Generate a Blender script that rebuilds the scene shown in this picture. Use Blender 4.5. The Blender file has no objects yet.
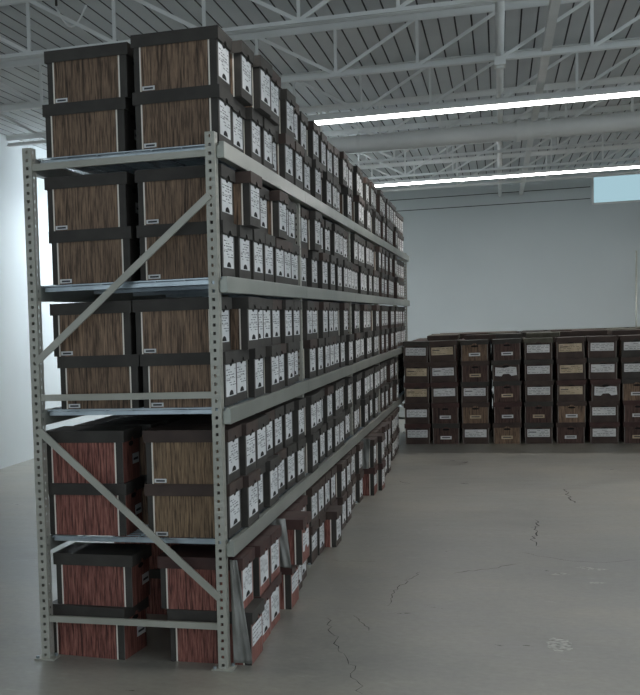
import bpy, bmesh, math, random
from mathutils import Vector, Matrix
random.seed(11)
C = bpy.context.scene.collection
S = bpy.context.scene
def lin(c):
    c = c/255.0
    return c/12.92 if c <= 0.04045 else ((c+0.055)/1.055)**2.4
def rgb(r, g, b): return (lin(r), lin(g), lin(b), 1)

# ------------------------------------------------------------------ camera
F, PX, PY = 1239.61, 48.889, 435.642
YAW, PIT, ROLL = -0.3508164, -0.0853848, -0.0375949
fw = Vector((math.sin(YAW)*math.cos(PIT), math.cos(YAW)*math.cos(PIT), math.sin(PIT)))
rt = Vector((math.cos(YAW), -math.sin(YAW), 0)); up = rt.cross(fw)
r2 = math.cos(ROLL)*rt + math.sin(ROLL)*up
u2 = -math.sin(ROLL)*rt + math.cos(ROLL)*up
cam_d = bpy.data.cameras.new('camera'); cam = bpy.data.objects.new('camera', cam_d); C.objects.link(cam)
m = Matrix((( r2.x, u2.x, -fw.x), (r2.y, u2.y, -fw.y), (r2.z, u2.z, -fw.z))).to_4x4()
m.translation = Vector((1.20772, -5.51682, 1.59096))
cam.matrix_world = m
cam_d.sensor_fit = 'HORIZONTAL'; cam_d.sensor_width = 36
cam_d.lens = F*36/640
cam_d.shift_x = (320-PX)/640; cam_d.shift_y = (PY-347.5)/640
cam_d.clip_start = 0.05; cam_d.clip_end = 100
S.camera = cam

# ------------------------------------------------------------------ world, exposure
w = bpy.data.worlds.new('world'); S.world = w; w.use_nodes = True
w.node_tree.nodes['Background'].inputs[0].default_value = rgb(190, 205, 215)
w.node_tree.nodes['Background'].inputs[1].default_value = 0.3
S.view_settings.view_transform = 'Standard'; S.view_settings.look = 'None'
S.view_settings.gamma = 1; S.view_settings.use_curve_mapping = False
S.view_settings.exposure = 0.0
STRIP2 = 26.0; STRIP1 = 16.0; STRIP_ADDED = 8.5      # radiance of the strip lights: far, middle, and the two added near ones
DAY = 0.85         # radiance of the small high window
AISLE_FILL = 62.0      # radiance of the added, hidden strip that brightens the left wall
SIDE_FILL = 3.0        # radiance of the added fill windows in the right and front walls

# ------------------------------------------------------------------ materials
def new_mat(name, col, rough=0.6, metal=0.0, spec=0.5):
    mt = bpy.data.materials.new(name); mt.use_nodes = True
    b = mt.node_tree.nodes['Principled BSDF']
    b.inputs['Base Color'].default_value = col; b.inputs['Roughness'].default_value = rough
    b.inputs['Metallic'].default_value = metal; b.inputs['Specular IOR Level'].default_value = spec
    return mt
def N(mt, t, **kw):
    n = mt.node_tree.nodes.new(t)
    for k, v in kw.items():
        if k in n.inputs: n.inputs[k].default_value = v
        else: setattr(n, k, v)
    return n
def L(mt, a, b): mt.node_tree.links.new(a, b)
def ramp(mt, fac, stops):
    n = N(mt, 'ShaderNodeValToRGB'); e = n.color_ramp.elements
    while len(e) < len(stops): e.new(0.5)
    for i, (p, c) in enumerate(stops): e[i].position = p; e[i].color = c
    L(mt, fac, n.inputs[0]); return n
def coords(mt, scale, rand=True):
    tc = N(mt, 'ShaderNodeTexCoord'); mp = N(mt, 'ShaderNodeMapping'); mp.inputs['Scale'].default_value = scale
    L(mt, tc.outputs['Object'], mp.inputs[0])
    if rand:
        oi = N(mt, 'ShaderNodeObjectInfo'); mu = N(mt, 'ShaderNodeMath', operation='MULTIPLY'); mu.inputs[1].default_value = 37.0
        L(mt, oi.outputs['Random'], mu.inputs[0]); L(mt, mu.outputs[0], mp.inputs['Location'])
    return mp.outputs[0]
def mottled(name, c1, c2, scale, rough=0.6, metal=0.0, spec=0.5, bump=0.0, rand=True):
    mt = new_mat(name, c1, rough, metal, spec); b = mt.node_tree.nodes['Principled BSDF']
    n = N(mt, 'ShaderNodeTexNoise', Scale=1.0, Detail=6.0); L(mt, coords(mt, scale, rand), n.inputs['Vector'])
    r = ramp(mt, n.outputs[0], [(0.35, c1), (0.65, c2)]); L(mt, r.outputs[0], b.inputs['Base Color'])
    if bump:
        bp = N(mt, 'ShaderNodeBump', Strength=bump, Distance=0.003); L(mt, n.outputs[0], bp.inputs['Height']); L(mt, bp.outputs[0], b.inputs['Normal'])
    return mt
def wood(name, dark, mid, light):
    mt = new_mat(name, mid, 0.6, 0, 0.3); b = mt.node_tree.nodes['Principled BSDF']
    n = N(mt, 'ShaderNodeTexNoise', Scale=1.0, Detail=5.0, Roughness=0.65); L(mt, coords(mt, (150, 150, 9)), n.inputs['Vector'])
    n2 = N(mt, 'ShaderNodeTexNoise', Scale=1.0, Detail=2.0, Roughness=0.5); L(mt, coords(mt, (100, 100, 3)), n2.inputs['Vector'])
    r = ramp(mt, n.outputs[0], [(0.36, dark), (0.5, mid), (0.66, light)])
    r2_ = ramp(mt, n2.outputs[0], [(0.33, (.42, .40, .40, 1)), (0.42, (1, 1, 1, 1)), (0.7, (1.22, 1.18, 1.14, 1))])
    mx = N(mt, 'ShaderNodeMix', data_type='RGBA', blend_type='MULTIPLY'); mx.inputs[0].default_value = 1.0
    L(mt, r.outputs[0], mx.inputs[6]); L(mt, r2_.outputs[0], mx.inputs[7])
    oi = N(mt, 'ShaderNodeObjectInfo'); hs = N(mt, 'ShaderNodeHueSaturation')
    mr = N(mt, 'ShaderNodeMapRange'); mr.inputs['To Min'].default_value = 0.85; mr.inputs['To Max'].default_value = 1.15
    L(mt, oi.outputs['Random'], mr.inputs[0]); L(mt, mr.outputs[0], hs.inputs['Value'])
    L(mt, mx.outputs[2], hs.inputs['Color']); L(mt, hs.outputs[0], b.inputs['Base Color'])
    bp = N(mt, 'ShaderNodeBump', Strength=0.15, Distance=0.001); L(mt, n.outputs[0], bp.inputs['Height']); L(mt, bp.outputs[0], b.inputs['Normal'])
    return mt
def emit(name, col, s):
    mt = bpy.data.materials.new(name); mt.use_nodes = True; nt = mt.node_tree
    nt.nodes.remove(nt.nodes['Principled BSDF']); e = nt.nodes.new('ShaderNodeEmission')
    e.inputs[0].default_value = col; e.inputs[1].default_value = s
    nt.links.new(e.outputs[0], nt.nodes['Material Output'].inputs[0]); return mt
M = {}
M['wood'] = wood('dark_woodgrain', rgb(72, 59, 50), rgb(116, 96, 80), rgb(146, 121, 100))
M['redwood'] = wood('red_woodgrain', rgb(70, 40, 37), rgb(126, 80, 72), rgb(160, 110, 98))
M['tanwood'] = wood('tan_woodgrain', rgb(72, 59, 46), rgb(120, 99, 78), rgb(146, 124, 98))
M['char'] = mottled('charcoal_card', rgb(56, 53, 50), rgb(66, 63, 59), (9, 9, 9), 0.62, 0, 0.35)
M['darkcard'] = mottled('dark_brown_card', rgb(62, 50, 46), rgb(76, 62, 56), (9, 9, 9), 0.6, 0, 0.35)
M['lidred'] = mottled('maroon_lid_card', rgb(64, 44, 42), rgb(80, 56, 52), (9, 9, 9), 0.6, 0, 0.35)
M['lidgreen'] = mottled('olive_lid_card', rgb(74, 72, 60), rgb(94, 92, 80), (9, 9, 9), 0.6, 0, 0.35)
M['trim'] = new_mat('pale_edge_strip', rgb(232, 226, 214), 0.55)
M['dimtrim'] = new_mat('grey_edge_strip', rgb(125, 118, 112), 0.6)
M['paper'] = mottled('label_paper', rgb(206, 208, 209), rgb(226, 227, 227), (6, 6, 6), 0.7)
M['tanpaper'] = mottled('aged_label_paper', rgb(186, 168, 140), rgb(206, 190, 164), (12, 12, 12), 0.7)
M['ink'] = new_mat('label_ink', rgb(60, 62, 66), 0.7)
M['hole'] = new_mat('hand_hole_dark', rgb(14, 13, 13), 0.9)
M['steel'] = mottled('painted_grey_steel', rgb(158, 157, 147), rgb(176, 175, 165), (3, 3, 3), 0.42, 0.15, 0.5)
M['beam'] = mottled('satin_grey_steel', rgb(140, 143, 136), rgb(157, 160, 152), (2, 2, 2), 0.36, 0.3, 0.5)
M['wire'] = mottled('galvanised_wire', rgb(140, 150, 156), rgb(170, 180, 186), (8, 8, 8), 0.32, 0.8, 0.5)
M['white'] = mottled('white_painted_steel', rgb(218, 220, 218), rgb(232, 234, 232), (2, 2, 2), 0.5)
M['deck'] = mottled('grey_roof_deck', rgb(192, 196, 198), rgb(208, 212, 213), (0.7, 0.7, 0.7), 0.7, rand=False)
M['seam'] = new_mat('deck_seam', rgb(92, 94, 95), 0.9)
M['wall'] = mottled('white_wall_paint', rgb(196, 203, 204), rgb(204, 211, 212), (0.5, 0.5, 0.5), 0.75, bump=0.02, rand=False)
M['pipe'] = mottled('white_pipe_paint', rgb(220, 222, 220), rgb(232, 234, 232), (2, 2, 2), 0.45)
M['plastic'] = mottled('grey_plastic_film', rgb(100, 100, 96), rgb(140, 140, 136), (14, 14, 6), 0.3, 0, 0.6, 0.6)
M['groove'] = new_mat('wall_groove', rgb(60, 64, 65), 0.9)
M['strip'] = emit('added_strip_glow', (1, 0.985, 0.96, 1), STRIP_ADDED)
M['strip1'] = emit('strip_light_glow_middle', (1, 0.985, 0.96, 1), STRIP1); M['strip2'] = emit('strip_light_glow_far', (1, 0.985, 0.96, 1), STRIP2)
M['day'] = emit('daylight_glass', rgb(176, 212, 224), DAY)
M['fill_panes'] = emit('fill_window_glow', rgb(222, 236, 246), SIDE_FILL)
M['aisle_fill'] = emit('aisle_fill_glow', rgb(228, 240, 250), AISLE_FILL)
M['maroon'] = wood('maroon_woodgrain', rgb(54, 42, 39), rgb(80, 61, 56), rgb(98, 76, 70))
M['red'] = new_mat('red_marker', rgb(190, 50, 60), 0.6)
# concrete
mt = new_mat('concrete_floor', rgb(130, 128, 122), 0.5, 0, 0.4); b = mt.node_tree.nodes['Principled BSDF']
tc = N(mt, 'ShaderNodeTexCoord')
def cn(scale, detail, vs=(1, 1, 1), rough=0.6):
    mp = N(mt, 'ShaderNodeMapping'); mp.inputs['Scale'].default_value = vs; L(mt, tc.outputs['Object'], mp.inputs[0])
    n = N(mt, 'ShaderNodeTexNoise', Scale=scale, Detail=detail, Roughness=rough); L(mt, mp.outputs[0], n.inputs['Vector']); return n
n1 = cn(0.55, 5); n2 = cn(3.2, 7, (0.6, 1.6, 1), 0.7); n3 = cn(26, 4); n4 = cn(5.5, 9, (0.7, 2.0, 1), 0.75)
ra = ramp(mt, n1.outputs[0], [(0.3, rgb(124, 124, 119)), (0.5, rgb(138, 136, 128)), (0.7, rgb(154, 149, 136))])
rb = ramp(mt, n2.outputs[0], [(0.3, (.72, .72, .73, 1)), (0.52, (1, 1, 1, 1)), (0.75, (1.18, 1.18, 1.17, 1))])
rc = ramp(mt, n3.outputs[0], [(0.3, (.9, .9, .9, 1)), (0.7, (1.07, 1.07, 1.07, 1))])
rd = ramp(mt, n4.outputs[0], [(0.60, (0, 0, 0, 1)), (0.72, (1, 1, 1, 1))])
x1 = N(mt, 'ShaderNodeMix', data_type='RGBA', blend_type='MULTIPLY'); x1.inputs[0].default_value = 1
x2 = N(mt, 'ShaderNodeMix', data_type='RGBA', blend_type='MULTIPLY'); x2.inputs[0].default_value = 1
x3 = N(mt, 'ShaderNodeMix', data_type='RGBA', blend_type='MIX'); x3.inputs[7].default_value = rgb(176, 175, 168)
L(mt, ra.outputs[0], x1.inputs[6]); L(mt, rb.outputs[0], x1.inputs[7]); L(mt, x1.outputs[2], x2.inputs[6]); L(mt, rc.outputs[0], x2.inputs[7])
ms = N(mt, 'ShaderNodeMath', operation='MULTIPLY'); ms.inputs[1].default_value = 0.6; L(mt, rd.outputs[0], ms.inputs[0])
L(mt, ms.outputs[0], x3.inputs[0]); L(mt, x2.outputs[2], x3.inputs[6]); L(mt, x3.outputs[2], b.inputs['Base Color'])
rr = ramp(mt, n2.outputs[0], [(0.3, (.26, .26, .26, 1)), (0.7, (.46, .46, .46, 1))]); L(mt, rr.outputs[0], b.inputs['Roughness'])
bp = N(mt, 'ShaderNodeBump', Strength=0.12, Distance=0.004); L(mt, n2.outputs[0], bp.inputs['Height']); L(mt, bp.outputs[0], b.inputs['Normal'])
M['floor'] = mt
M['crack'] = new_mat('crack_dark', rgb(48, 48, 46), 0.95)
M['splat'] = mottled('pale_paint_spot', rgb(128, 127, 121), rgb(196, 196, 190), (38, 38, 38), 0.7, rand=False)

# ------------------------------------------------------------------ mesh helpers
class MB:
    def __init__(s): s.v = []; s.f = []; s.mi = []; s.mats = []
    def mid(s, k):
        if k not in s.mats: s.mats.append(k)
        return s.mats.index(k)
    def quad(s, pts, k):
        n = len(s.v); s.v += [tuple(p) for p in pts]; s.f.append(tuple(range(n, n+len(pts)))); s.mi.append(s.mid(k))
    def box(s, x0, x1, y0, y1, z0, z1, k):
        n = len(s.v)
        s.v += [(x0,y0,z0),(x1,y0,z0),(x1,y1,z0),(x0,y1,z0),(x0,y0,z1),(x1,y0,z1),(x1,y1,z1),(x0,y1,z1)]
        for q in ((0,3,2,1),(4,5,6,7),(0,1,5,4),(1,2,6,5),(2,3,7,6),(3,0,4,7)):
            s.f.append(tuple(n+i for i in q)); s.mi.append(s.mid(k))
    def prism(s, poly, x0, x1, k):                 # polygon in (y,z), extruded along x
        n = len(s.v); c = len(poly)
        s.v += [(x0, y, z) for y, z in poly] + [(x1, y, z) for y, z in poly]
        s.f.append(tuple(n+i for i in reversed(range(c)))); s.mi.append(s.mid(k))
        s.f.append(tuple(n+c+i for i in range(c))); s.mi.append(s.mid(k))
        for i in range(c):
            j = (i+1) % c; s.f.append((n+i, n+j, n+c+j, n+c+i)); s.mi.append(s.mid(k))
    def bar(s, a, b, wd, th, k, side=Vector((0, 1, 0))):   # rectangular bar from a to b, th along side
        a = Vector(a); b = Vector(b); d = (b-a).normalized(); sd = side.normalized(); o = d.cross(sd).normalized()
        n = len(s.v)
        for p in (a, b):
            for i, j in ((-1,-1), (1,-1), (1,1), (-1,1)): s.v.append(tuple(p + o*wd/2*i + sd*th/2*j))
        for q in ((0,1,2,3),(7,6,5,4),(0,4,5,1),(1,5,6,2),(2,6,7,3),(3,7,4,0)):
            s.f.append(tuple(n+i for i in q)); s.mi.append(s.mid(k))
    def tube(s, pts, r, k, seg=12, cap=True):
        pts = [Vector(p) for p in pts]; n = len(s.v); rings = len(pts)
        for i, p in enumerate(pts):
            d = (pts[min(i+1, rings-1)]-pts[max(i-1, 0)]).normalized()
            a = d.cross(Vector((0, 0, 1)) if abs(d.z) < .9 else Vector((1, 0, 0))).normalized(); c = d.cross(a)
            ri = r[i] if isinstance(r, (list, tuple)) else r
            for q in range(seg):
                t = 2*math.pi*q/seg; s.v.append(tuple(p+(a*math.cos(t)+c*math.sin(t))*ri))
        for i in range(rings-1):
            for q in range(seg):
                q2 = (q+1) % seg
                s.f.append((n+i*seg+q, n+i*seg+q2, n+(i+1)*seg+q2, n+(i+1)*seg+q)); s.mi.append(s.mid(k))
        if cap:
            s.f.append(tuple(n+q for q in reversed(range(seg)))); s.mi.append(s.mid(k))
            s.f.append(tuple(n+(rings-1)*seg+q for q in range(seg))); s.mi.append(s.mid(k))
    def mesh(s, name, bevel=0, smooth=False):
        me = bpy.data.meshes.new(name); me.from_pydata(s.v, [], s.f)
        for k in s.mats: me.materials.append(M[k])
        for p, i in zip(me.polygons, s.mi): p.material_index = i
        bm = bmesh.new(); bm.from_mesh(me); bmesh.ops.recalc_face_normals(bm, faces=bm.faces)
        if bevel: bmesh.ops.bevel(bm, geom=[e for e in bm.edges if len(e.link_faces) == 2 and e.calc_face_angle(0) > 0.6], offset=bevel, segments=2, affect='EDGES', profile=0.6)
        bm.to_mesh(me); bm.free()
        if smooth:
            for p in me.polygons: p.use_smooth = True
        me.update(); return me
    def build(s, name, parent=None, **kw):
        o = bpy.data.objects.new(name, s.mesh(name, **kw)); C.objects.link(o)
        if parent: o.parent = parent
        return o
def inst(name, mesh, parent, loc=(0,0,0), rot=(0,0,0), label=None):
    o = bpy.data.objects.new(name, mesh); C.objects.link(o); o.parent = parent; o.location = loc; o.rotation_euler = rot
    if label: o['label'] = label
    return o
def thing(name, label, cat, loc=(0,0,0), rot=(0,0,0), group=None):
    o = bpy.data.objects.new(name, None); C.objects.link(o); o.location = loc; o.rotation_euler = rot
    o.empty_display_size = .05
    o['label'] = label; o['category'] = cat
    if group: o['group'] = group
    return o
def tag(o, label, cat, group=None, kind=None):
    o['label'] = label; o['category'] = cat
    if group: o['group'] = group
    if kind: o['kind'] = kind
    return o
def struct(o, label=None):
    o['kind'] = 'structure'
    if label: o['label'] = label
    return o

# ------------------------------------------------------------------ room shell
XL, XR, YF, YB, ZC = -4.25, 6.0, -10.0, 17.0, 3.885
m_ = MB(); m_.box(XL-.2, XR+.2, YF-.2, YB+.2, -.2, 0, 'floor'); floor = struct(m_.build('floor'), 'grey worn concrete floor with cracks and pale scuffs')
m_ = MB(); m_.box(XL-.2, XL, YF, YB, 0, ZC, 'wall'); struct(m_.build('wall_left'), 'white wall along the aisle left of the rack')
def walled(name, label, axis, pos, out, u0, u1, holes):
    """wall with rectangular window holes; axis 'x' = wall at x=pos running along y"""
    m_ = MB()
    def bx(a, b_, z0, z1, d0=0.0, d1=.2, k='wall'):
        p, q = sorted((pos+out*d0, pos+out*d1))
        if axis == 'x': m_.box(p, q, a, b_, z0, z1, k)
        else: m_.box(a, b_, p, q, z0, z1, k)
    u = u0
    for (a, b_, z0, z1) in holes:
        bx(u, a, 0, ZC); bx(a, b_, 0, z0) if z0 > 0 else None; bx(a, b_, z1, ZC); u = b_
    bx(u, u1, 0, ZC); struct(m_.build(name), label)
    for (a, b_, z0, z1) in holes:  # glowing windows out of view, added to light the box fronts
        m_ = MB(); bx(a, b_, z0, z1, .12, .13, 'fill_panes'); global WN; WN += 1
        w_ = struct(m_.build('window_%d' % WN), 'large added fill-light window, out of view'); m_ = MB()
        for t_ in ((a, a+.05, z0, z1), (b_-.05, b_, z0, z1), (a, b_, z0, z0+.05), (a, b_, z1-.05, z1), ((a+b_)/2-.02, (a+b_)/2+.02, z0, z1)): bx(*t_, -.01, .11, 'pipe')
        m_.build('window_frame', w_)
WN = 1
walled('wall_right', 'white painted side wall right of the open floor', 'x', XR, 1, YF, YB, [(-8, -5, .9, 3.2), (-4, -1, .9, 3.2), (0, 3, .9, 3.2)])
walled('wall_front', 'white painted wall at the entrance end', 'y', YF, -1, XL-.2, XR+.2, [(-3.6, -.6, .6, 3.2), (.6, 3.8, .6, 3.2)])
# back wall with window opening
WX0, WX1, WZ0, WZ1 = 2.64, 5.0, 3.30, 3.80
m_ = MB()
m_.box(XL-.2, WX0, YB, YB+.2, 0, ZC, 'wall'); m_.box(WX1, XR+.2, YB, YB+.2, 0, ZC, 'wall')
m_.box(WX0, WX1, YB, YB+.2, 0, WZ0, 'wall'); m_.box(WX0, WX1, YB, YB+.2, WZ1, ZC, 'wall')
for z in (3.40, 3.59): m_.box(XL, WX0-.02, YB-.004, YB, z, z+.012, 'groove')
struct(m_.build('wall_back'), 'pale grey wall behind the boxes with two thin horizontal seams')
m_ = MB(); m_.box(WX0+.03, WX1-.03, YB+.06, YB+.07, WZ0+.03, WZ1-.03, 'day'); win = struct(m_.build('window_1'), 'bright bluish high window in the back wall')
m_ = MB()
for a in ((WX0, WX0+.03, WZ0, WZ1), (WX1-.03, WX1, WZ0, WZ1), (WX0, WX1, WZ0, WZ0+.03), (WX0, WX1, WZ1-.03, WZ1)):
    m_.box(a[0], a[1], YB-.02, YB+.1, a[2], a[3], 'pipe')
m_.build('window_frame', win)
# ribbed roof deck, ribs running along Y
m_ = MB(); x = XL-.1; P_ = 0.122
m_.box(XL-.2, XR+.2, YF-.2, YB+.2, ZC+.06, ZC+.16, 'deck')
while x < XR:
    m_.quad([(x, YF, ZC), (x+P_-.012, YF, ZC), (x+P_-.012, YB, ZC), (x, YB, ZC)], 'deck')
    m_.quad([(x+P_-.012, YF, ZC), (x+P_-.010, YF, ZC+.035), (x+P_-.010, YB, ZC+.035), (x+P_-.012, YB, ZC)], 'seam')
    m_.quad([(x+P_-.010, YF, ZC+.035), (x+P_-.002, YF, ZC+.035), (x+P_-.002, YB, ZC+.035), (x+P_-.010, YB, ZC+.035)], 'seam')
    m_.quad([(x+P_-.002, YF, ZC+.035), (x+P_, YF, ZC), (x+P_, YB, ZC), (x+P_-.002, YB, ZC+.035)], 'seam')
    x += P_
struct(m_.build('ceiling'), 'grey ribbed metal roof deck')
# floor cracks and spot
def crack(pts, wd):
    m_ = MB(); P3 = []
    for i in range(len(pts)-1):
        a = Vector(pts[i]); b_ = Vector(pts[i+1]); n = max(2, int((b_-a).length/.05))
        for j in range(n): P3.append(a.lerp(b_, j/n)+Vector((random.uniform(-.02, .02), random.uniform(-.02, .02))))
    P3.append(Vector(pts[-1]))
    ws = [wd*random.uniform(.15, .6) for _ in P3]; ws[0] = ws[-1] = .0005
    for i in range(len(P3)-1):
        d = (P3[i+1]-P3[i]).normalized(); n = Vector((-d.y, d.x))
        a, b_ = P3[i], P3[i+1]
        m_.quad([(*(a-n*ws[i]), .0012), (*(b_-n*ws[i+1]), .0012), (*(b_+n*ws[i+1]), .0012), (*(a+n*ws[i]), .0012)], 'crack')
    m_.build('crack', floor)
for pts_, wd_ in (([(0.33, 1.097), (0.428, 0.641), (0.492, 0.422), (0.557, 0.168), (0.593, -0.039), (0.652, -0.24)], .004),
        ([(1.458, 4.566), (1.449, 3.967), (1.402, 3.627), (1.46, 3.399)], .010), ([(0.736, 2.418), (0.676, 2.161), (0.622, 1.947), (0.605, 1.723), (0.617, 1.44)], .004),
        ([(0.926, 2.417), (1.14, 2.579), (1.306, 2.769)], .006), ([(1.745, 6.365), (1.756, 5.914), (1.782, 5.499)], .012), ([(0.473, 1.171), (0.517, 0.997), (0.571, 0.856)], .004),
        ([(0.241, 6.849), (0.395, 6.633)], .008), ([(1.324, 3.192), (1.56, 2.943), (1.789, 2.877), (2.031, 3.014)], .004), ([(0.113, 2.688), (0.463, 2.707)], .004)):
    crack(pts_, wd_)
m_ = MB(); pl = []
for i in range(26):
    t = 2*math.pi*i/26; r = random.uniform(.75, 1.12); pl.append((1.464+.062*r*math.cos(t), .77+.135*r*math.sin(t), .0015))
m_.quad(pl, 'splat'); m_.build('paint_spot', floor)
for (x, y, s) in ((1.681, 2.697, .05), (1.76, 2.66, .07), (1.546, 2.487, .06), (1.73, 2.251, .05)):
    m_ = MB(); pl = []
    for i in range(14):
        t = 2*math.pi*i/14; r = random.uniform(.5, 1.2); pl.append((x+s*1.1*r*math.cos(t), y+s*.6*r*math.sin(t), .0014))
    m_.quad(pl, 'splat'); m_.build('paint_spot', floor)

# ------------------------------------------------------------------ roof joists
JZ, JD, PN = 3.468, 0.38, 0.612
vm = MB(); vm.bar((0, 0, JZ+.02), (0, 0, JZ+JD), .022, .022, 'white'); vmesh = vm.mesh('vertical_strut')
dm = MB(); dm.bar((0, 0, JZ+.02), (PN, 0, JZ+JD), .024, .024, 'white'); dmesh = dm.mesh('diagonal_strut')
em = MB(); em.bar((0, 0, JZ+.02), (-PN, 0, JZ+JD), .024, .024, 'white'); emesh = em.mesh('diagonal_strut')
cm = MB()
for s in (-1, 1):
    cm.box(XL+.75, XR-.75, .012 if s > 0 else -.036, .036 if s > 0 else -.012, JZ, JZ+.005, 'white')
    cm.box(XL+.75, XR-.75, .012 if s > 0 else -.017, .017 if s > 0 else -.012, JZ+.005, JZ+.028, 'white')
cmesh = cm.mesh('bottom_chord')
tm = MB()
for s in (-1, 1):
    tm.box(XL, XR, .012 if s > 0 else -.062, .062 if s > 0 else -.012, ZC-.008, ZC-.001, 'white')
    tm.box(XL, XR, .012 if s > 0 else -.018, .018 if s > 0 else -.012, ZC-.055, ZC-.008, 'white')
tmesh = tm.mesh('top_chord')
jl = ['nearest the camera', 'second from the camera', 'third from the camera', 'fourth from camera, just above the nearer strip light', 'fifth from camera, just behind the big white pipe',
      'sixth from the camera', 'seventh from camera, just behind the farther strip light', 'last before the back wall']
for i in range(8):
    y = .76+1.90*i
    j = thing('roof_joist', 'white open-web steel roof joist, '+jl[i], 'joist', (0, y, 0), group='white open-web steel roof joists')
    inst('bottom_chord', cmesh, j); inst('top_chord', tmesh, j)
    
    for n in range(-7, 11):
        x = .015+n*PN
        if x < XL+.05 or x > XR-.05: continue
        if XL+.75 < x < XR-.75: inst('vertical_strut', vmesh, j, (x, 0, 0))
        else: continue
        if n >= 0 and x+PN < XR: inst('diagonal_strut', dmesh, j, (x, 0, 0))
        if n <= 0 and x-PN > XL: inst('diagonal_strut', emesh, j, (x, 0, 0))
# bars along Y crossing the joists
for (x, r, y0, y1, lb) in ((1.22, .030, .0, 16.9, 'round white conduit running front to back under the roof, left of two'), ):
    m_ = MB(); m_.tube([(x, y0, JZ+.085), (x, y1, JZ+.085)], r, 'white', 10); o = m_.build('conduit', smooth=True); tag(o, 'white round conduit laid across the joists, left of two parallel runs', 'conduit')
m_ = MB(); m_.box(1.52, 1.58, 0, 16.9, JZ+.06, JZ+.115, 'white'); tag(m_.build('cable_tray'), 'white square cable trunking across the joists, right of two parallel runs', 'trunking')
m_ = MB(); m_.box(1.18, 1.26, 4.40, 4.58, JZ-.06, JZ-.001, 'white'); m_.box(1.195, 1.245, 4.44, 4.54, JZ-.075, JZ-.06, 'pipe')
tag(m_.build('junction_box', bevel=.004), 'small white junction box under a joist where the round conduit crosses', 'junction box')
m_ = MB(); m_.tube([(-.9+.02*i, 2.60, 3.49-.05*math.sin(i*.5)-.002*i) for i in range(9)], .006, 'white', 6)
# sagging cable near the first visible joist
pts = []
for i in range(21):
    t = i/20; pts.append((-1.62+.22*t, 2.66, 3.78-.14*math.sin(math.pi*t)-.02*t))
m_ = MB(); m_.tube(pts, .008, 'white', 6); m_.tube([(-1.60, 2.62, 3.88), (-1.60, 2.62, 3.77)], .009, 'char', 6)
tag(m_.build('sagging_cable', smooth=True), 'thin white cable sagging from a dark hook inside a joist, upper left', 'cable')

# ------------------------------------------------------------------ big pipe
PYY, PZ, PR = 8.40, 3.455, .092
t = thing('ceiling_pipe', 'large white horizontal pipe hung between the two strip lights', 'pipe', (0, PYY, PZ))
m_ = MB(); m_.tube([(x, 0, 0) for x in (-2.5, 0, 1.4, 3, XR)], PR, 'pipe', 28); m_.build('pipe_run', t, smooth=True)
m_ = MB()
for a, b_ in ((1.38, 1.42), (1.49, 1.53)): m_.tube([(a, 0, 0), (b_, 0, 0)], PR+.026, 'pipe', 28)
m_.tube([(1.42, 0, 0), (1.49, 0, 0)], PR+.012, 'pipe', 28)
m_.build('flange_coupling', t)
for hx in (-.21, 1.68, 3.6):
    m_ = MB(); m_.tube([(hx-.02, 0, 0), (hx+.02, 0, 0)], PR+.008, 'white', 28); m_.tube([(hx, 0, PR), (hx, 0, ZC-PZ-.001)], .008, 'white', 8)
    if hx == 1.68:
        for a in range(8):
            an = a*math.pi/4; m_.box(hx-.03, hx+.03, math.cos(an)*(PR+.012)-.008, math.cos(an)*(PR+.012)+.008, math.sin(an)*(PR+.012)-.008, math.sin(an)*(PR+.012)+.008, 'white')
    m_.build('pipe_hanger', t)

# ------------------------------------------------------------------ strip lights
for (y, x0, lb) in ((6.25, -2.85, 'long bright strip light, the nearer and higher one in view'), (12.30, -3.0, 'long bright strip light nearer the back wall, lower in view'),
                    (.15, -3.22, 'added unseen strip light crossing above the near end of the rack'), (-5.9, -3.22, 'added unseen strip light above the entrance end behind the camera')):  # the last two strips are added out of view as extra light
    t = thing('strip_light', lb, 'light', (0, y, 3.38), group='ceiling strip lights')
    m_ = MB(); m_.box(x0, XR-.3, -.11, .11, .012, .05, 'white'); m_.build('housing', t)
    m_ = MB(); m_.box(x0+.01, XR-.31, -.10, .10, .004, .0115, {6.25: 'strip1', 12.30: 'strip2'}.get(y, 'strip')); m_.build('diffuser', t)
    for hx in (-1.8, 1.19, 4.2):
        m_ = MB(); m_.tube([(hx, 0, .05), (hx, 0, JZ-3.38+.002)], .006, 'white', 8); m_.build('hanger_rod', t)

t = thing('strip_light', 'added hidden cool white strip light running lengthways over the left aisle', 'light', (-2.9, 0, 3.38))  # added behind the rack, out of sight, to brighten the left wall
m_ = MB(); m_.box(-.14, .14, 8.8, 12.1, .012, .05, 'white'); m_.build('housing', t)
m_ = MB(); m_.box(-.13, .13, 8.81, 12.09, -.06, .0115, 'aisle_fill'); m_.build('diffuser', t)
for hy in (8.9, 10.6, 12.0):
    m_ = MB(); m_.tube([(0, hy, .05), (0, hy, ZC-3.38-.001)], .006, 'white', 8); m_.build('hanger_rod', t)
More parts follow.
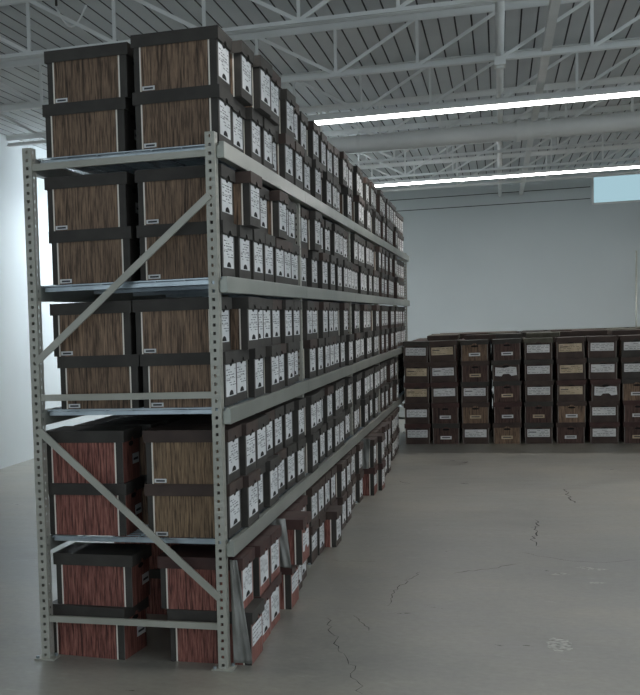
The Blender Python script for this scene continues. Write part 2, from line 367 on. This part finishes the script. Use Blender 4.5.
# ------------------------------------------------------------------ pallet rack
FY = [0, 2.456, 5.26, 7.815, 10.296, 12.08]
LV = [.596, 1.206, 1.800, 2.398]       # beam top heights
PW, PDp, PH, RW = .043, .066, 2.44, .87
rack = thing('pallet_rack', 'long grey steel shelving rack with perforated posts full of file boxes', 'rack', (0, 0, 0))
def post_mesh(closed):
    m_ = MB(); pt = .1524/4; t = .004; h = PH
    x0, x1 = -PW/2, PW/2
    def perf(P):                       # P(u,z) -> 3D ; u in 0..1 across the face, hole in the middle
        z = 0; 
        while z < h-.001:
            z1 = min(z+pt, h); zc0, zc1 = z+pt*.36, z+pt*.36+.0145
            for u0, u1 in ((0, .34), (.66, 1)): m_.quad([P(u0, z), P(u1, z), P(u1, z1), P(u0, z1)], 'steel')
            if zc1 < z1:
                m_.quad([P(.34, z), P(.66, z), P(.66, zc0), P(.34, zc0)], 'steel'); m_.quad([P(.34, zc1), P(.66, zc1), P(.66, z1), P(.34, z1)], 'steel')
            else: m_.quad([P(.34, z), P(.66, z), P(.66, z1), P(.34, z1)], 'steel')
            z = z1
    perf(lambda u, z: (x0+u*PW, 0, z)); perf(lambda u, z: (x0+u*PW, t, z))
    perf(lambda u, z: (x1, t+u*(PDp-t), z)); perf(lambda u, z: (x1-t, t+u*(PDp-t), z))
    m_.box(x0, x0+t, t, PDp, 0, h, 'steel') if closed else m_.quad([(x0, 0, 0), (x0, t, 0), (x0, t, h), (x0, 0, h)], 'steel')
    m_.quad([(x0, 0, h), (x1, 0, h), (x1, t, h), (x0, t, h)], 'steel'); m_.quad([(x1-t, 0, h), (x1, 0, h), (x1, PDp, h), (x1-t, PDp, h)], 'steel')
    return m_.mesh('post')
pmesh = {-RW: post_mesh(True)}; pmesh[0] = pmesh[-RW]
fm = MB(); fm.box(-.05, .05, -.025, .070, .0, .006, 'steel'); fm.tube([(-.036, -.012, .006), (-.036, -.012, .018)], .009, 'wire', 6); fm.tube([(.036, .055, .006), (.036, .055, .018)], .009, 'wire', 6); fmesh = fm.mesh('foot_plate')
def barm(name, a, b_, wd, th): m_ = MB(); m_.bar(a, b_, wd, th, 'steel'); return m_.mesh(name)
xa, xb = -RW+PW/2, -PW/2
hz_mesh = barm('cross_strut', (xa, 0, 0), (xb, 0, 0), .030, .020)
d1 = barm('diagonal_brace', (-RW+.01, 0, 1.435), (-.005, 0, 2.16), .032, .014)
d2 = barm('diagonal_brace', (-RW+.01, 0, 1.115), (-.005, 0, .335), .032, .014)
for i, y in enumerate(FY):
    fr = bpy.data.objects.new('upright_frame', None); C.objects.link(fr); fr.parent = rack; fr.location = (0, y, 0)
    for x in (-RW, 0):
        inst('post', pmesh[x], fr, (x, 0, 0)); inst('foot_plate', fmesh, fr, (x, 0, 0))
    for z in (.197, 1.267, 2.350): inst('cross_strut', hz_mesh, fr, (0, .022, z))
    yy = -.008 if i == 0 else .03
    inst('diagonal_brace', d1, fr, (0, yy, 0)); inst('diagonal_brace', d2, fr, (0, yy, 0))
def beam_mesh(ln):
    m_ = MB(); prof = [(0, -.074), (.036, -.074), (.036, 0), (.012, 0), (.012, -.014), (0, -.014)]
    n = len(m_.v)
    for yy in (.0, ln):
        for (x, z) in prof: m_.v.append((x, yy, z))
    c = len(prof)
    m_.f.append(tuple(n+i for i in range(c))); m_.mi.append(m_.mid('beam')); m_.f.append(tuple(n+c+i for i in reversed(range(c)))); m_.mi.append(0)
    for i in range(c): j = (i+1) % c; m_.f.append((n+i, n+j, n+c+j, n+c+i)); m_.mi.append(0)
    return m_.mesh('beam', bevel=.003)
def deck_mesh(ln):
    m_ = MB(); xx0, xx1 = -RW+.03, .03
    k = int(ln/.052)
    for i in range(k+1):
        y = .01+i*(ln-.02)/k; m_.box(xx0, xx1, y-.002, y+.002, -.006, -.001, 'wire')
    for x in (xx0, -.70, -.55, -.42, -.29, -.15, xx1-.004): m_.box(x, x+.005, 0, ln, -.011, -.006, 'wire')
    for i in range(4):
        y = .03+i*(ln-.09)/3; m_.box(xx0, xx1, y, y+.035, -.030, -.011, 'wire')
    return m_.mesh('wire_deck')
for i in range(5):
    y0, y1 = FY[i], FY[i+1]
    a = y0+PDp/2+.002 if i else y0+.03; ln = y1+PDp/2-.002-a
    bmh = beam_mesh(ln); dln = y1-.004-(y0+PDp+.004); dmh = deck_mesh(dln)
    rbm = beam_mesh(y1-.002-(y0+PDp+.002))
    for z in LV:
        inst('beam', bmh, rack, (PW/2+.001, a, z)); inst('beam', rbm, rack, (-RW-.018, y0+PDp+.002, z))
        inst('wire_deck', dmh, rack, (0, y0+PDp+.004, z))
for y in FY:                                   # beam connectors on the aisle posts
    pass

# ------------------------------------------------------------------ file boxes
BL, BW, BH = .385, .290, .246        # body length (x), width (y), height
LL, LW, LH = .405, .312, .056        # lid
HT = .252
def lid_mesh(mat):
    m_ = MB(); z1 = HT; z0 = HT-LH; hx, hy = LL/2, LW/2
    m_.box(-hx, hx, -hy, hy, z1-.004, z1, mat)
    m_.box(-hx, hx, -hy, -hy+.004, z0, z1-.004, mat); m_.box(-hx, hx, hy-.004, hy, z0, z1-.004, mat)
    nt = [(.028*math.cos(a), z0+.018*math.sin(a)) for a in [math.pi*i/6 for i in range(7)]]
    poly = [(-hy+.004, z0), (-hy+.004, z1-.004), (hy-.004, z1-.004), (hy-.004, z0)] + nt
    m_.prism(poly, hx-.004, hx, mat); m_.prism(poly, -hx, -hx+.004, mat)
    return m_.mesh('lid')
lidm = {k: lid_mesh(k) for k in ('char', 'darkcard', 'lidred', 'lidgreen')}
def body_mesh(side, end, edge='char', trim='trim'):
    m_ = MB(); hx, hy = BL/2, BW/2
    m_.quad([(-hx, -hy, 0), (hx, -hy, 0), (hx, hy, 0), (-hx, hy, 0)], edge); m_.quad([(-hx, -hy, BH), (hx, -hy, BH), (hx, hy, BH), (-hx, hy, BH)], edge)
    cuts = [(-hx, edge), (-hx+.026, trim), (-hx+.033, side), (hx-.040, trim), (hx-.033, edge), (hx, None)]
    for s in (-1, 1):
        for (a, k), (b_, _) in zip(cuts[:-1], cuts[1:]): m_.quad([(a, s*hy, 0), (b_, s*hy, 0), (b_, s*hy, BH), (a, s*hy, BH)], k)
        m_.quad([(s*hx, -hy+.008, 0), (s*hx, hy-.008, 0), (s*hx, hy-.008, BH), (s*hx, -hy+.008, BH)], end)
        for q in (-1, 1):
            a, b_ = (q*hy, q*(hy-.008)); tk = 'dimtrim' if end != 'char' else 'char'
            m_.quad([(s*hx, a, 0), (s*hx, b_, 0), (s*hx, b_, BH), (s*hx, a, BH)], tk)
        # hand hole just under the lid
        hh = [(s*(hx+.0008), .040*math.cos(t), BH-LH-.012+.012*math.sin(t)) for t in [2*math.pi*i/12 for i in range(12)]]
        m_.quad(hh, 'hole')
    bm = m_.mesh('body'); return bm
bodym = {'A': body_mesh('wood', 'char'), 'R': body_mesh('redwood', 'redwood'), 'D': body_mesh('redwood', 'darkcard'), 'G': body_mesh('tanwood', 'char'), 'B': body_mesh('wood', 'wood'), 'M': body_mesh('maroon', 'maroon')}
def label_mesh(kind, seed):
    rnd = random.Random(seed); m_ = MB(); x = BL/2+.001; e = .0006
    def rect(y0, y1, z0, z1, k, d=0): m_.quad([(x+d, y0, z0), (x+d, y1, z0), (x+d, y1, z1), (x+d, y0, z1)], k)
    def lines(y0, y1, z0, z1, n, k='ink'):
        for i in range(n):
            z = z0+(z1-z0)*(i+.5)/n; y = y0
            while y < y1-.012:
                wl = rnd.uniform(.012, .05); ye = min(y+wl, y1)
                if rnd.random() < .72: rect(y, ye, z-.0019, z+.0019, k, e)
                y = ye+rnd.uniform(.006, .02)
    if kind == 'form':                         # tall printed form down to a black hand hole
        y0, y1 = -.118, .112; z0, z1 = .042, .190
        poly = [(x, y0, z0)] + [(x, y1, z0), (x, y1, z1), (x, y0, z1)]
        m_.quad(poly, 'paper')
        m_.quad([(x+e, -.048*math.cos(a), z0+.004+.024*math.sin(a)) for a in [math.pi*i/8 for i in range(9)]], 'hole')
        m_.quad([(x+e, -.03*math.cos(a), z1+.004-.014*math.sin(a)) for a in [math.pi*i/8 for i in range(9)]], 'hole')
        lines(y0+.012, y1-.012, z0+.045, z1-.018, 7)
        rect(y0+.01, y1-.01, z0+.082, z0+.0835, 'ink', e)
    elif kind in ('wide', 'tan'):
        pk = 'paper' if kind == 'wide' else 'tanpaper'; rect(-.122, .118, .082, .176, pk); lines(-.112, .108, .090, .168, 4)
        if rnd.random() < .6: rect(-.11, -.03, .135, .145, 'ink', e)
    elif kind == 'torn':
        poly = [(x, -.118, .066), (x, -.05, .060), (x, -.03, .085), (x, .03, .088), (x, .06, .062), (x, .118, .07), (x, .112, .165), (x, .05, .172), (x, -.02, .158), (x, -.115, .170)]
        m_.quad(poly, 'paper'); lines(-.10, .10, .095, .155, 3)
    elif kind == 'small':
        rect(-.062, .062, .058, .098, 'tanpaper' if seed % 2 else 'paper'); rect(-.045, .045, .073, .085, 'ink', e)
    elif kind == 'corner':
        rect(.015, .125, .075, .125, 'paper'); rect(.03, .11, .092, .103, 'ink', e)
    elif kind == 'blankside':                  # sticker low on the long side
        yy = -BW/2-.001
        m_.quad([(-BL/2+.036, yy, .005), (-BL/2+.095, yy, .005), (-BL/2+.095, yy, .024), (-BL/2+.036, yy, .024)], 'paper')
        m_.quad([(-BL/2+.045, yy-e, .010), (-BL/2+.087, yy-e, .010), (-BL/2+.087, yy-e, .018), (-BL/2+.045, yy-e, .018)], 'ink')
    return m_.mesh('label' if kind != 'blankside' else 'sticker')
LM = {k: [label_mesh(k, 10*j+i) for i in range(4 if k != 'blankside' else 1)] for j, k in enumerate(('form', 'wide', 'tan', 'torn', 'small', 'corner', 'blankside'))}
SRC = {}
def make_box(key):
    bt, lt, kind, vi, stick = key
    r = bpy.data.objects.new('storage_box', None); r.empty_display_size = .05; C.objects.link(r)
    inst('body', bodym[bt], r); inst('lid', lidm[lt], r, label='removable lid')
    if kind: inst('label', LM[kind][vi], r, label='printed white label' if kind not in ('tan',) else 'aged tan paper label')
    if stick: inst('sticker', LM['blankside'][0], r)
    return r
NB = 0
def put_box(x, y, z, label, group, bt='A', lt='char', kind='form', vi=None, rz=0, rx=0, stick=False, sx=1, sy=1, sz=1):
    """copy of a box and of its parts; x,y is the centre of the base"""
    global NB; NB += 1
    if vi is None: vi = random.randrange(4)
    key = (bt, lt, kind, vi, stick)
    if key not in SRC: r = SRC[key] = make_box(key); r0 = r
    else:
        r0 = SRC[key]; r = r0.copy(); C.objects.link(r)
        for ch in list(r0.children):
            c = ch.copy(); C.objects.link(c); c.parent = r
    r.location = (x, y, z); r.rotation_euler = (rx, 0, rz); r.scale = (sx, sy, sz)
    r['label'] = label; r['category'] = 'box'; r['group'] = group
    return r
ORD = ['first', 'second', 'third', 'fourth', 'fifth', 'sixth', 'seventh', 'eighth']
TIER = ['lowest shelf', 'second shelf', 'third shelf', 'top shelf']
BAY = ['nearest bay', 'second bay', 'third bay', 'fourth bay']
E1 = .0015
# --- the end of the rack: left-hand column, long sides towards the camera (x0,x1 measured from the photo)
endL = {3: ((-.806, -.412), (-.792, -.39)), 2: ((-.800, -.403), (-.815, -.412)), 1: ((-.792, -.394), (-.811, -.405)), 0: ((-.858, -.466), (-.863, -.472))}
tn = TIER
for k in range(4):
    for r in (0, 1):
        a, b_ = endL[k][r]; xc = (a+b_)/2 + (.012 if k == 1 and r == 0 else 0)
        red = (k == 0)
        sz = .97 if k == 3 else 1
        put_box(xc, FY[0]+PDp+.012+LW/2, LV[k]+E1+r*HT*sz, '%s file box at rack end, left stack, %s of two on the %s' % ('reddish woodgrain' if red else 'dark woodgrain', 'lower' if r == 0 else 'upper', tn[k]),
                'boxes stacked two deep at the rack end', 'R' if red else 'A', 'char', 'corner', 1, stick=not red and not (k == 3 and r == 0), rz=random.uniform(-.008, .008), sz=sz)
# floor tier, left stack
put_box(-.665, .228, 0.0, 'red woodgrain file box on the floor under the rack, left stack, lower', 'boxes stacked two deep at the rack end', 'R', 'char', 'corner', 0, rz=-.11)
put_box(-.640, .245, HT, 'red woodgrain file box under the rack, left stack, upper of two', 'boxes stacked two deep at the rack end', 'R', 'char', 'corner', 1, rz=-.03)

# --- right-hand column: first slot of every row, then the row along the aisle
def row(bay, k, r, spec=None):
    """fills one row of a bay; spec: list of (kind of box, protrusion, gap before)"""
    y0 = FY[bay]+PDp+.008; y1 = FY[bay+1]-.006
    if k == 3 and r == 1: y1 = FY[bay+1]+PDp*.3; y0 -= .0
    n = 7 if spec is None else len(spec)
    while n*(LW+.004) > y1-y0: n -= 1
    free = y1-y0-n*(LW+.003)
    if spec is None:
        ws = [random.random()**3 for _ in range(n+1)]; tot = sum(ws); gaps = [w_/tot*free for w_ in ws]; 
        if bay == 0: gaps[0] = min(gaps[0], .004)
    else: gaps = [s[2] for s in spec]+[0]
    y = y0
    for i in range(n):
        y += gaps[i]
        pro = random.uniform(-.03, .012) if random.random() < .7 else random.uniform(-.01, .03)
        kind = 'form'; bt = 'A'; lt = 'char' if random.random() < .7 else 'darkcard'
        if random.random() < .12: bt = 'G'
        if spec: pro = spec[i][1]
        if bay == 0 and i == 0: pro = min(pro, -.01)
        xe = .045+pro
        if r == 0 and False: xe = min(xe, .05)
        top = (bay == 0 and i == 0)
        rz = random.uniform(-.012, .012) if not top else 0
        if spec and len(spec[i]) > 3: rz = spec[i][3]
        where = 'end-face right stack' if top else ''
        if top: lb = 'dark woodgrain file box at rack end, right stack, %s of two on the %s' % (('lower', 'upper')[r], TIER[k])
        else: lb = 'dark file box, %s along the %s row on the %s of the %s' % (ORD[i], ('lower', 'upper')[r], TIER[k], BAY[bay])
        if top: bt = 'G' if k == 0 else 'A'
        sz = 1.02 if k == 3 and bay == 0 else 1
        put_box(xe-LL/2, y+LW/2, LV[k]+E1+r*HT*sz, lb, 'file boxes on the %s' % TIER[k], bt, lt, kind, rz=rz, stick=top, sz=sz)
        y += LW+.003
S_TOP_U = [('A', 0.0, .0), ('A', .03, .03), ('A', .055, .06, -.02), ('A', .045, .02, .0), ('A', -.01, .0), ('A', .025, .02), ('A', .0, .0)]
for bay in range(3):
    for k in range(4):
        for r in (0, 1):
            sp = None
            if bay == 0 and k == 3 and r == 1: sp = S_TOP_U
            if bay == 0 and k == 2 and r == 1: sp = [('A', -.01, 0), ('A', .055, .04), ('A', -.01, .0, .01), ('A', -.02, 0), ('A', .03, .03), ('A', -.01, 0), ('A', -.02, 0)]
            if bay == 0 and k == 1 and r == 1: sp = [('A', -.04, 0), ('A', .03, .05), ('A', .0, .0), ('A', -.02, .02), ('A', -.02, 0), ('A', .0, 0), ('A', 0, 0)]
            row(bay, k, r, sp)
# --- floor tier along the aisle: reddish boxes pushed out a little past the beams
FT = [  # y0, lower front x, upper front x, type lower/upper
    (.085, .125, .085, 'R', 'R'), (.42, .105, .105, 'R', 'R'), (.74, .10, .105, 'R', 'R'), (1.245, .125, .19, 'R', 'R'),
    (1.575, .095, .085, 'D', 'R'), (1.90, .075, .075, 'D', 'R'), (2.54, .055, .06, 'D', 'D'), (2.865, .06, .06, 'D', 'D'), (3.19, .135, .06, 'D', 'D'),
    (3.52, .06, .06, 'D', 'D'), (3.90, .09, .09, 'D', 'D'), (4.25, .09, .09, 'D', 'D'), (4.58, .05, .05, 'D', 'D'), (4.92, .05, .05, 'D', 'D'), (5.345, .07, .07, 'D', 'D'),
    (5.80, .15, .15, 'R', 'D'), (6.14, .19, .19, 'R', 'D'), (6.50, .1, .1, 'D', 'D'), (6.84, .1, .1, 'D', 'D'), (7.15, .13, .13, 'D', 'D'), (7.466, .14, .14, 'D', 'D'),
    (7.90, .08, .08, 'D', 'D'), (8.25, .08, .08, 'D', 'D'), (8.60, .09, .09, 'D', 'D'), (8.95, .08, .08, 'D', 'D'), (9.3, .07, .07, 'D', 'D'), (9.65, .06, .06, 'D', 'D')]
NW = ['first', 'second', 'third', 'fourth', 'fifth', 'sixth', 'seventh', 'eighth', 'ninth', 'tenth', 'eleventh', 'twelfth', 'thirteenth', 'fourteenth', 'fifteenth', 'sixteenth', 'seventeenth', 'eighteenth', 'nineteenth', 'twentieth', 'twenty-first', 'twenty-second', 'twenty-third', 'twenty-fourth', 'twenty-fifth', 'twenty-sixth', 'twenty-seventh']
def clear_post(y0, xe):
    for f in FY:
        if y0 < f+PDp+.002 and y0+LW > f-.002: return f
    return None
for i, (y0, xe, xu, tl, tu) in enumerate(FT):
    knd = 'torn' if i in (3,) else 'wide'
    lred = 'lidred' if tl == 'R' else 'darkcard'
    col = {'R': 'reddish', 'D': 'dark brown'}
    put_box(xe-LL/2, y0+LW/2, 0, '%s file box, lower row on the floor along the aisle, %s from camera' % (col[tl], NW[i]), 'file boxes on the floor along the rack', tl, lred if i > 0 else 'char', 'form' if i % 3 else 'wide', rz=random.uniform(-.01, .01), vi=i % 4)
    put_box(xu-LL/2, y0+LW/2, HT, '%s file box, upper row of the floor tier along the aisle, %s from camera' % (col[tu], NW[i]), 'file boxes on the floor along the rack', tu, 'lidred' if tu == 'R' else 'darkcard', 'form' if i != 3 else 'torn', rz=random.uniform(-.01, .01), vi=(i+1) % 4)

# --- wall of boxes across the far floor, label ends towards the camera
WY = 10.45
colx = [.230, .556, .918, 1.283, 1.640, 1.995, 2.350, 2.712, 3.075, 3.44]
rows = [  # bottom row first
    ['W', 'S', 'W', 'S', 'W', 'S', 'W', 'S', 'W', 'S'],
    ['W', 'S', 'S', 'S', 'S', 'S', 'W', 'S', 'S', 'W'],
    ['T', 'W', 'W', 'S', 'W', 'T', 'N', 'S', 'W', 'S'],
    ['T', 'W', 'S', 'N', 'W', 'T', 'W', 'W', 'S', 'W'],
    ['W', 'T', 'S', 'S', 'W', 'T', 'W', 'W', 'W', 'S']]
offs = [[.04, .03, 0, -.01, 0, -.01, .02, .04, 0, 0], [.03, .02, 0, .02, 0, .02, .02, .03, 0, 0], [-.01, .01, -.01, .01, .01, .02, .05, .0, 0, 0], [.0, 0, 0, -.01, .0, .01, -.01, -.03, 0, 0], [-.01, -.02, -.01, .01, -.01, 0, -.02, -.03, 0, 0]]
tilt = [[0]*10, [0, 0, 0, .01, 0, 0, 0, 0, 0, 0], [-.012, .01, 0, .014, 0, 0, .0, 0, 0, 0], [-.02, .015, 0, .012, 0, .01, -.01, 0, 0, 0], [-.03, .02, .01, .012, 0, .01, -.012, 0, 0, 0]]
km = {'W': 'wide', 'T': 'tan', 'S': 'small', 'N': 'torn'}
kd = {'W': 'wide white label', 'T': 'tan paper label', 'S': 'small label', 'N': 'torn white label'}
RN = ['bottom row', 'second-lowest row', 'middle row', 'second-highest row', 'top row']
for r in range(5):
    for c in range(10):
        k = rows[r][c]; bt = 'D'
        if k == 'S': bt = 'M' if (r+c) % 3 else 'B'
        if (r, c) in ((4, 7), (3, 7)): bt = 'A'
        lt = random.choice(['darkcard', 'lidred', 'lidgreen', 'char']) if r == 4 else random.choice(['darkcard', 'lidred', 'darkcard', 'char'])
        z = r*.2535; tl_ = tilt[r][c]
        put_box(colx[c]+offs[r][c]*(.5 if c else .2), WY+LL/2, z+abs(tl_)*.15, 'brown box with %s, %s of far box wall, %s stack from left' % (kd[k], RN[r], NW[c]),
                'file boxes in the wall across the far floor', bt, lt, km[k], rz=-math.pi/2+random.uniform(-.025, .025), rx=tl_, sy=1.05 if c else 1.0)
        o_ = C.objects[-1]
print('individual boxes', NB)
# --- box tops behind the front stacks
jit = random.Random(5)
def simple_box(m_, x, y, z, lx, ly, h, lid, body='darkcard', ang=0):
    ca, sa = math.cos(ang), math.sin(ang)
    for (hx, hy, z0, z1, k) in ((lx/2-.01, ly/2-.01, 0, h-.05, body), (lx/2, ly/2, h-.05, h, lid)):
        n = len(m_.v)
        for zz in (z0, z1):
            for (a, b_) in ((-hx, -hy), (hx, -hy), (hx, hy), (-hx, hy)): m_.v.append((x+a*ca-b_*sa, y+a*sa+b_*ca, z+zz))
        for q in ((0,3,2,1),(4,5,6,7),(0,1,5,4),(1,2,6,5),(2,3,7,6),(3,0,4,7)): m_.f.append(tuple(n+i for i in q)); m_.mi.append(m_.mid(k))
# the row directly behind, top boxes individually
for c in range(8):
    for r in (4,):
        pass
m_ = MB()
for rr_ in range(1, 7):
    for c in range(10):
        hgt = 5
        for r in range(hgt):
            simple_box(m_, (colx[c]+jit.uniform(-.02, .02)) if c else .238, WY+.215+rr_*.45, r*HT+(.0), .335 if c else .29, .405, HT-.001, jit.choice(['darkcard', 'lidgreen', 'char', 'lidred']), ang=jit.uniform(-.04, .04))
        if jit.random() < .6 and c:
            simple_box(m_, colx[c]+jit.uniform(-.08, .08), WY+.215+rr_*.45, 5*HT, .38, .40, .062, jit.choice(['lidgreen', 'darkcard', 'char']), ang=jit.uniform(-.1, .1))
tag(m_.build('storage_box'), 'file boxes packed behind the front stacks of the far box wall, tops showing', 'box', 'packed rows behind the far box wall', 'stuff')
# --- loose lids lying on the front stacks
lidtops = [(.30, 10.72, .06, 'char'), (.95, 10.73, -.05, 'lidgreen'), (1.65, 10.72, .04, 'char'), (2.33, 10.73, .07, 'lidgreen')]
# --- far bays (fourth, fifth) and the back half of the rack
m_ = MB(); rj = random.Random(8)
for bay in range(5):
    y0 = FY[bay]+PDp+.01; y1 = FY[bay+1]-.01
    for k in range(4):
        for r in (0, 1):
            y = y0+(.34 if bay == 0 else 0)
            while y+LW < y1:
                simple_box(m_, -.625, y+LW/2, LV[k]+E1+r*HT, LL, LW-.004, HT, 'char', 'wood')
                y += LW+rj.uniform(.0, .03)
y = 1.0
while y < 11.5:
    if not any(y < f+PDp+.01 and y+LW > f-.01 for f in FY):
        for r in (0, 1): simple_box(m_, -.625, y+LW/2, r*HT, LL, LW-.004, HT, 'char', 'redwood')
        y += LW+.01
    else: y += .05
tag(m_.build('storage_box'), 'dark file boxes filling the back half of the rack behind the aisle rows', 'box', 'boxes in the back half of the rack', 'stuff')
m_ = MB()
def far_label(m_, xe, y, z):
    m_.quad([(xe+.002, y+.035, z+.04), (xe+.002, y+LW-.045, z+.04), (xe+.002, y+LW-.045, z+.19), (xe+.002, y+.035, z+.19)], 'paper')
    m_.quad([(xe+.003, y+.11, z+.04), (xe+.003, y+.2, z+.04), (xe+.003, y+.185, z+.066), (xe+.003, y+.125, z+.066)], 'hole')
    for i in range(3): m_.quad([(xe+.003, y+.06, z+.10+i*.025), (xe+.003, y+.22, z+.10+i*.025), (xe+.003, y+.22, z+.106+i*.025), (xe+.003, y+.06, z+.106+i*.025)], 'ink')
for bay in (3, 4):
    y0 = FY[bay]+PDp+.01; y1 = FY[bay+1]-.01
    for k in range(4):
        for r in (0, 1):
            y = y0
            while y+LW < y1:
                xe = .04+rj.uniform(-.03, .03) if y < 10 else 0.0; simple_box(m_, xe-LL/2, y+LW/2, LV[k]+E1+r*HT, LL, LW-.004, HT, 'char', 'darkcard'); far_label(m_, xe-.010, y, LV[k]+E1+r*HT)
                y += LW+rj.choice([.0, .0, .02, .08])
tag(m_.build('storage_box'), 'dark labelled file boxes crowding the two farthest bays of the rack', 'box', 'boxes in the two farthest bays', 'stuff')

# ------------------------------------------------------------------ grey plastic film
def film(name, p00, p10, p01, p11, label, seed, amp=.012):
    rnd = random.Random(seed); nx, ny = 14, 26; m_ = MB(); ph = [rnd.uniform(0, 6) for _ in range(4)]
    n = 0; P = [Vector(p) for p in (p00, p10, p01, p11)]
    nrm = (P[1]-P[0]).cross(P[2]-P[0]).normalized()
    for j in range(ny+1):
        for i in range(nx+1):
            u, v = i/nx, j/ny
            p = (P[0]*(1-u)+P[1]*u)*(1-v)+(P[2]*(1-u)+P[3]*u)*v
            p = p+nrm*amp*(math.sin(u*9+ph[0]+v*2)+.6*math.sin(u*17+ph[1]-v*5)+.4*math.sin(v*12+ph[2]+u*4))
            m_.v.append(tuple(p))
    for j in range(ny):
        for i in range(nx): a = j*(nx+1)+i; m_.f.append((a, a+1, a+nx+2, a+nx+1)); m_.mi.append(m_.mid('plastic'))
    o = m_.build(name, smooth=True); md = o.modifiers.new('thick', 'SOLIDIFY'); md.thickness = .0015
    return tag(o, label, 'plastic sheet', 'grey plastic sheets hanging over floor boxes')
film('plastic_sheet', (.03, .066, .50), (.062, .072, .50), (.038, .058, .02), (.125, .064, .02), 'grey crumpled plastic sheet beside the near post, in front of the first floor boxes', 3, .004)
film('plastic_sheet', (-.02, 1.20, .515), (.10, 1.21, .515), (.03, 1.19, .26), (.13, 1.205, .24), 'grey plastic sheet hanging before the protruding fourth stack on the floor', 5, .006)
film('plastic_sheet', (-.03, 5.74, .52), (.12, 5.75, .52), (.0, 5.74, .25), (.10, 5.75, .25), 'grey plastic sheet over the far protruding stack on the floor', 7, .006)
# white downpipe by the right edge on the back wall
m_ = MB(); m_.tube([(3.05, 14.2, 0), (3.05, 14.2, 2.40)], .012, 'beam', 8); o = m_.build('rod', smooth=True); tag(o, 'thin pale upright rod beyond the box wall at the far right', 'rod')
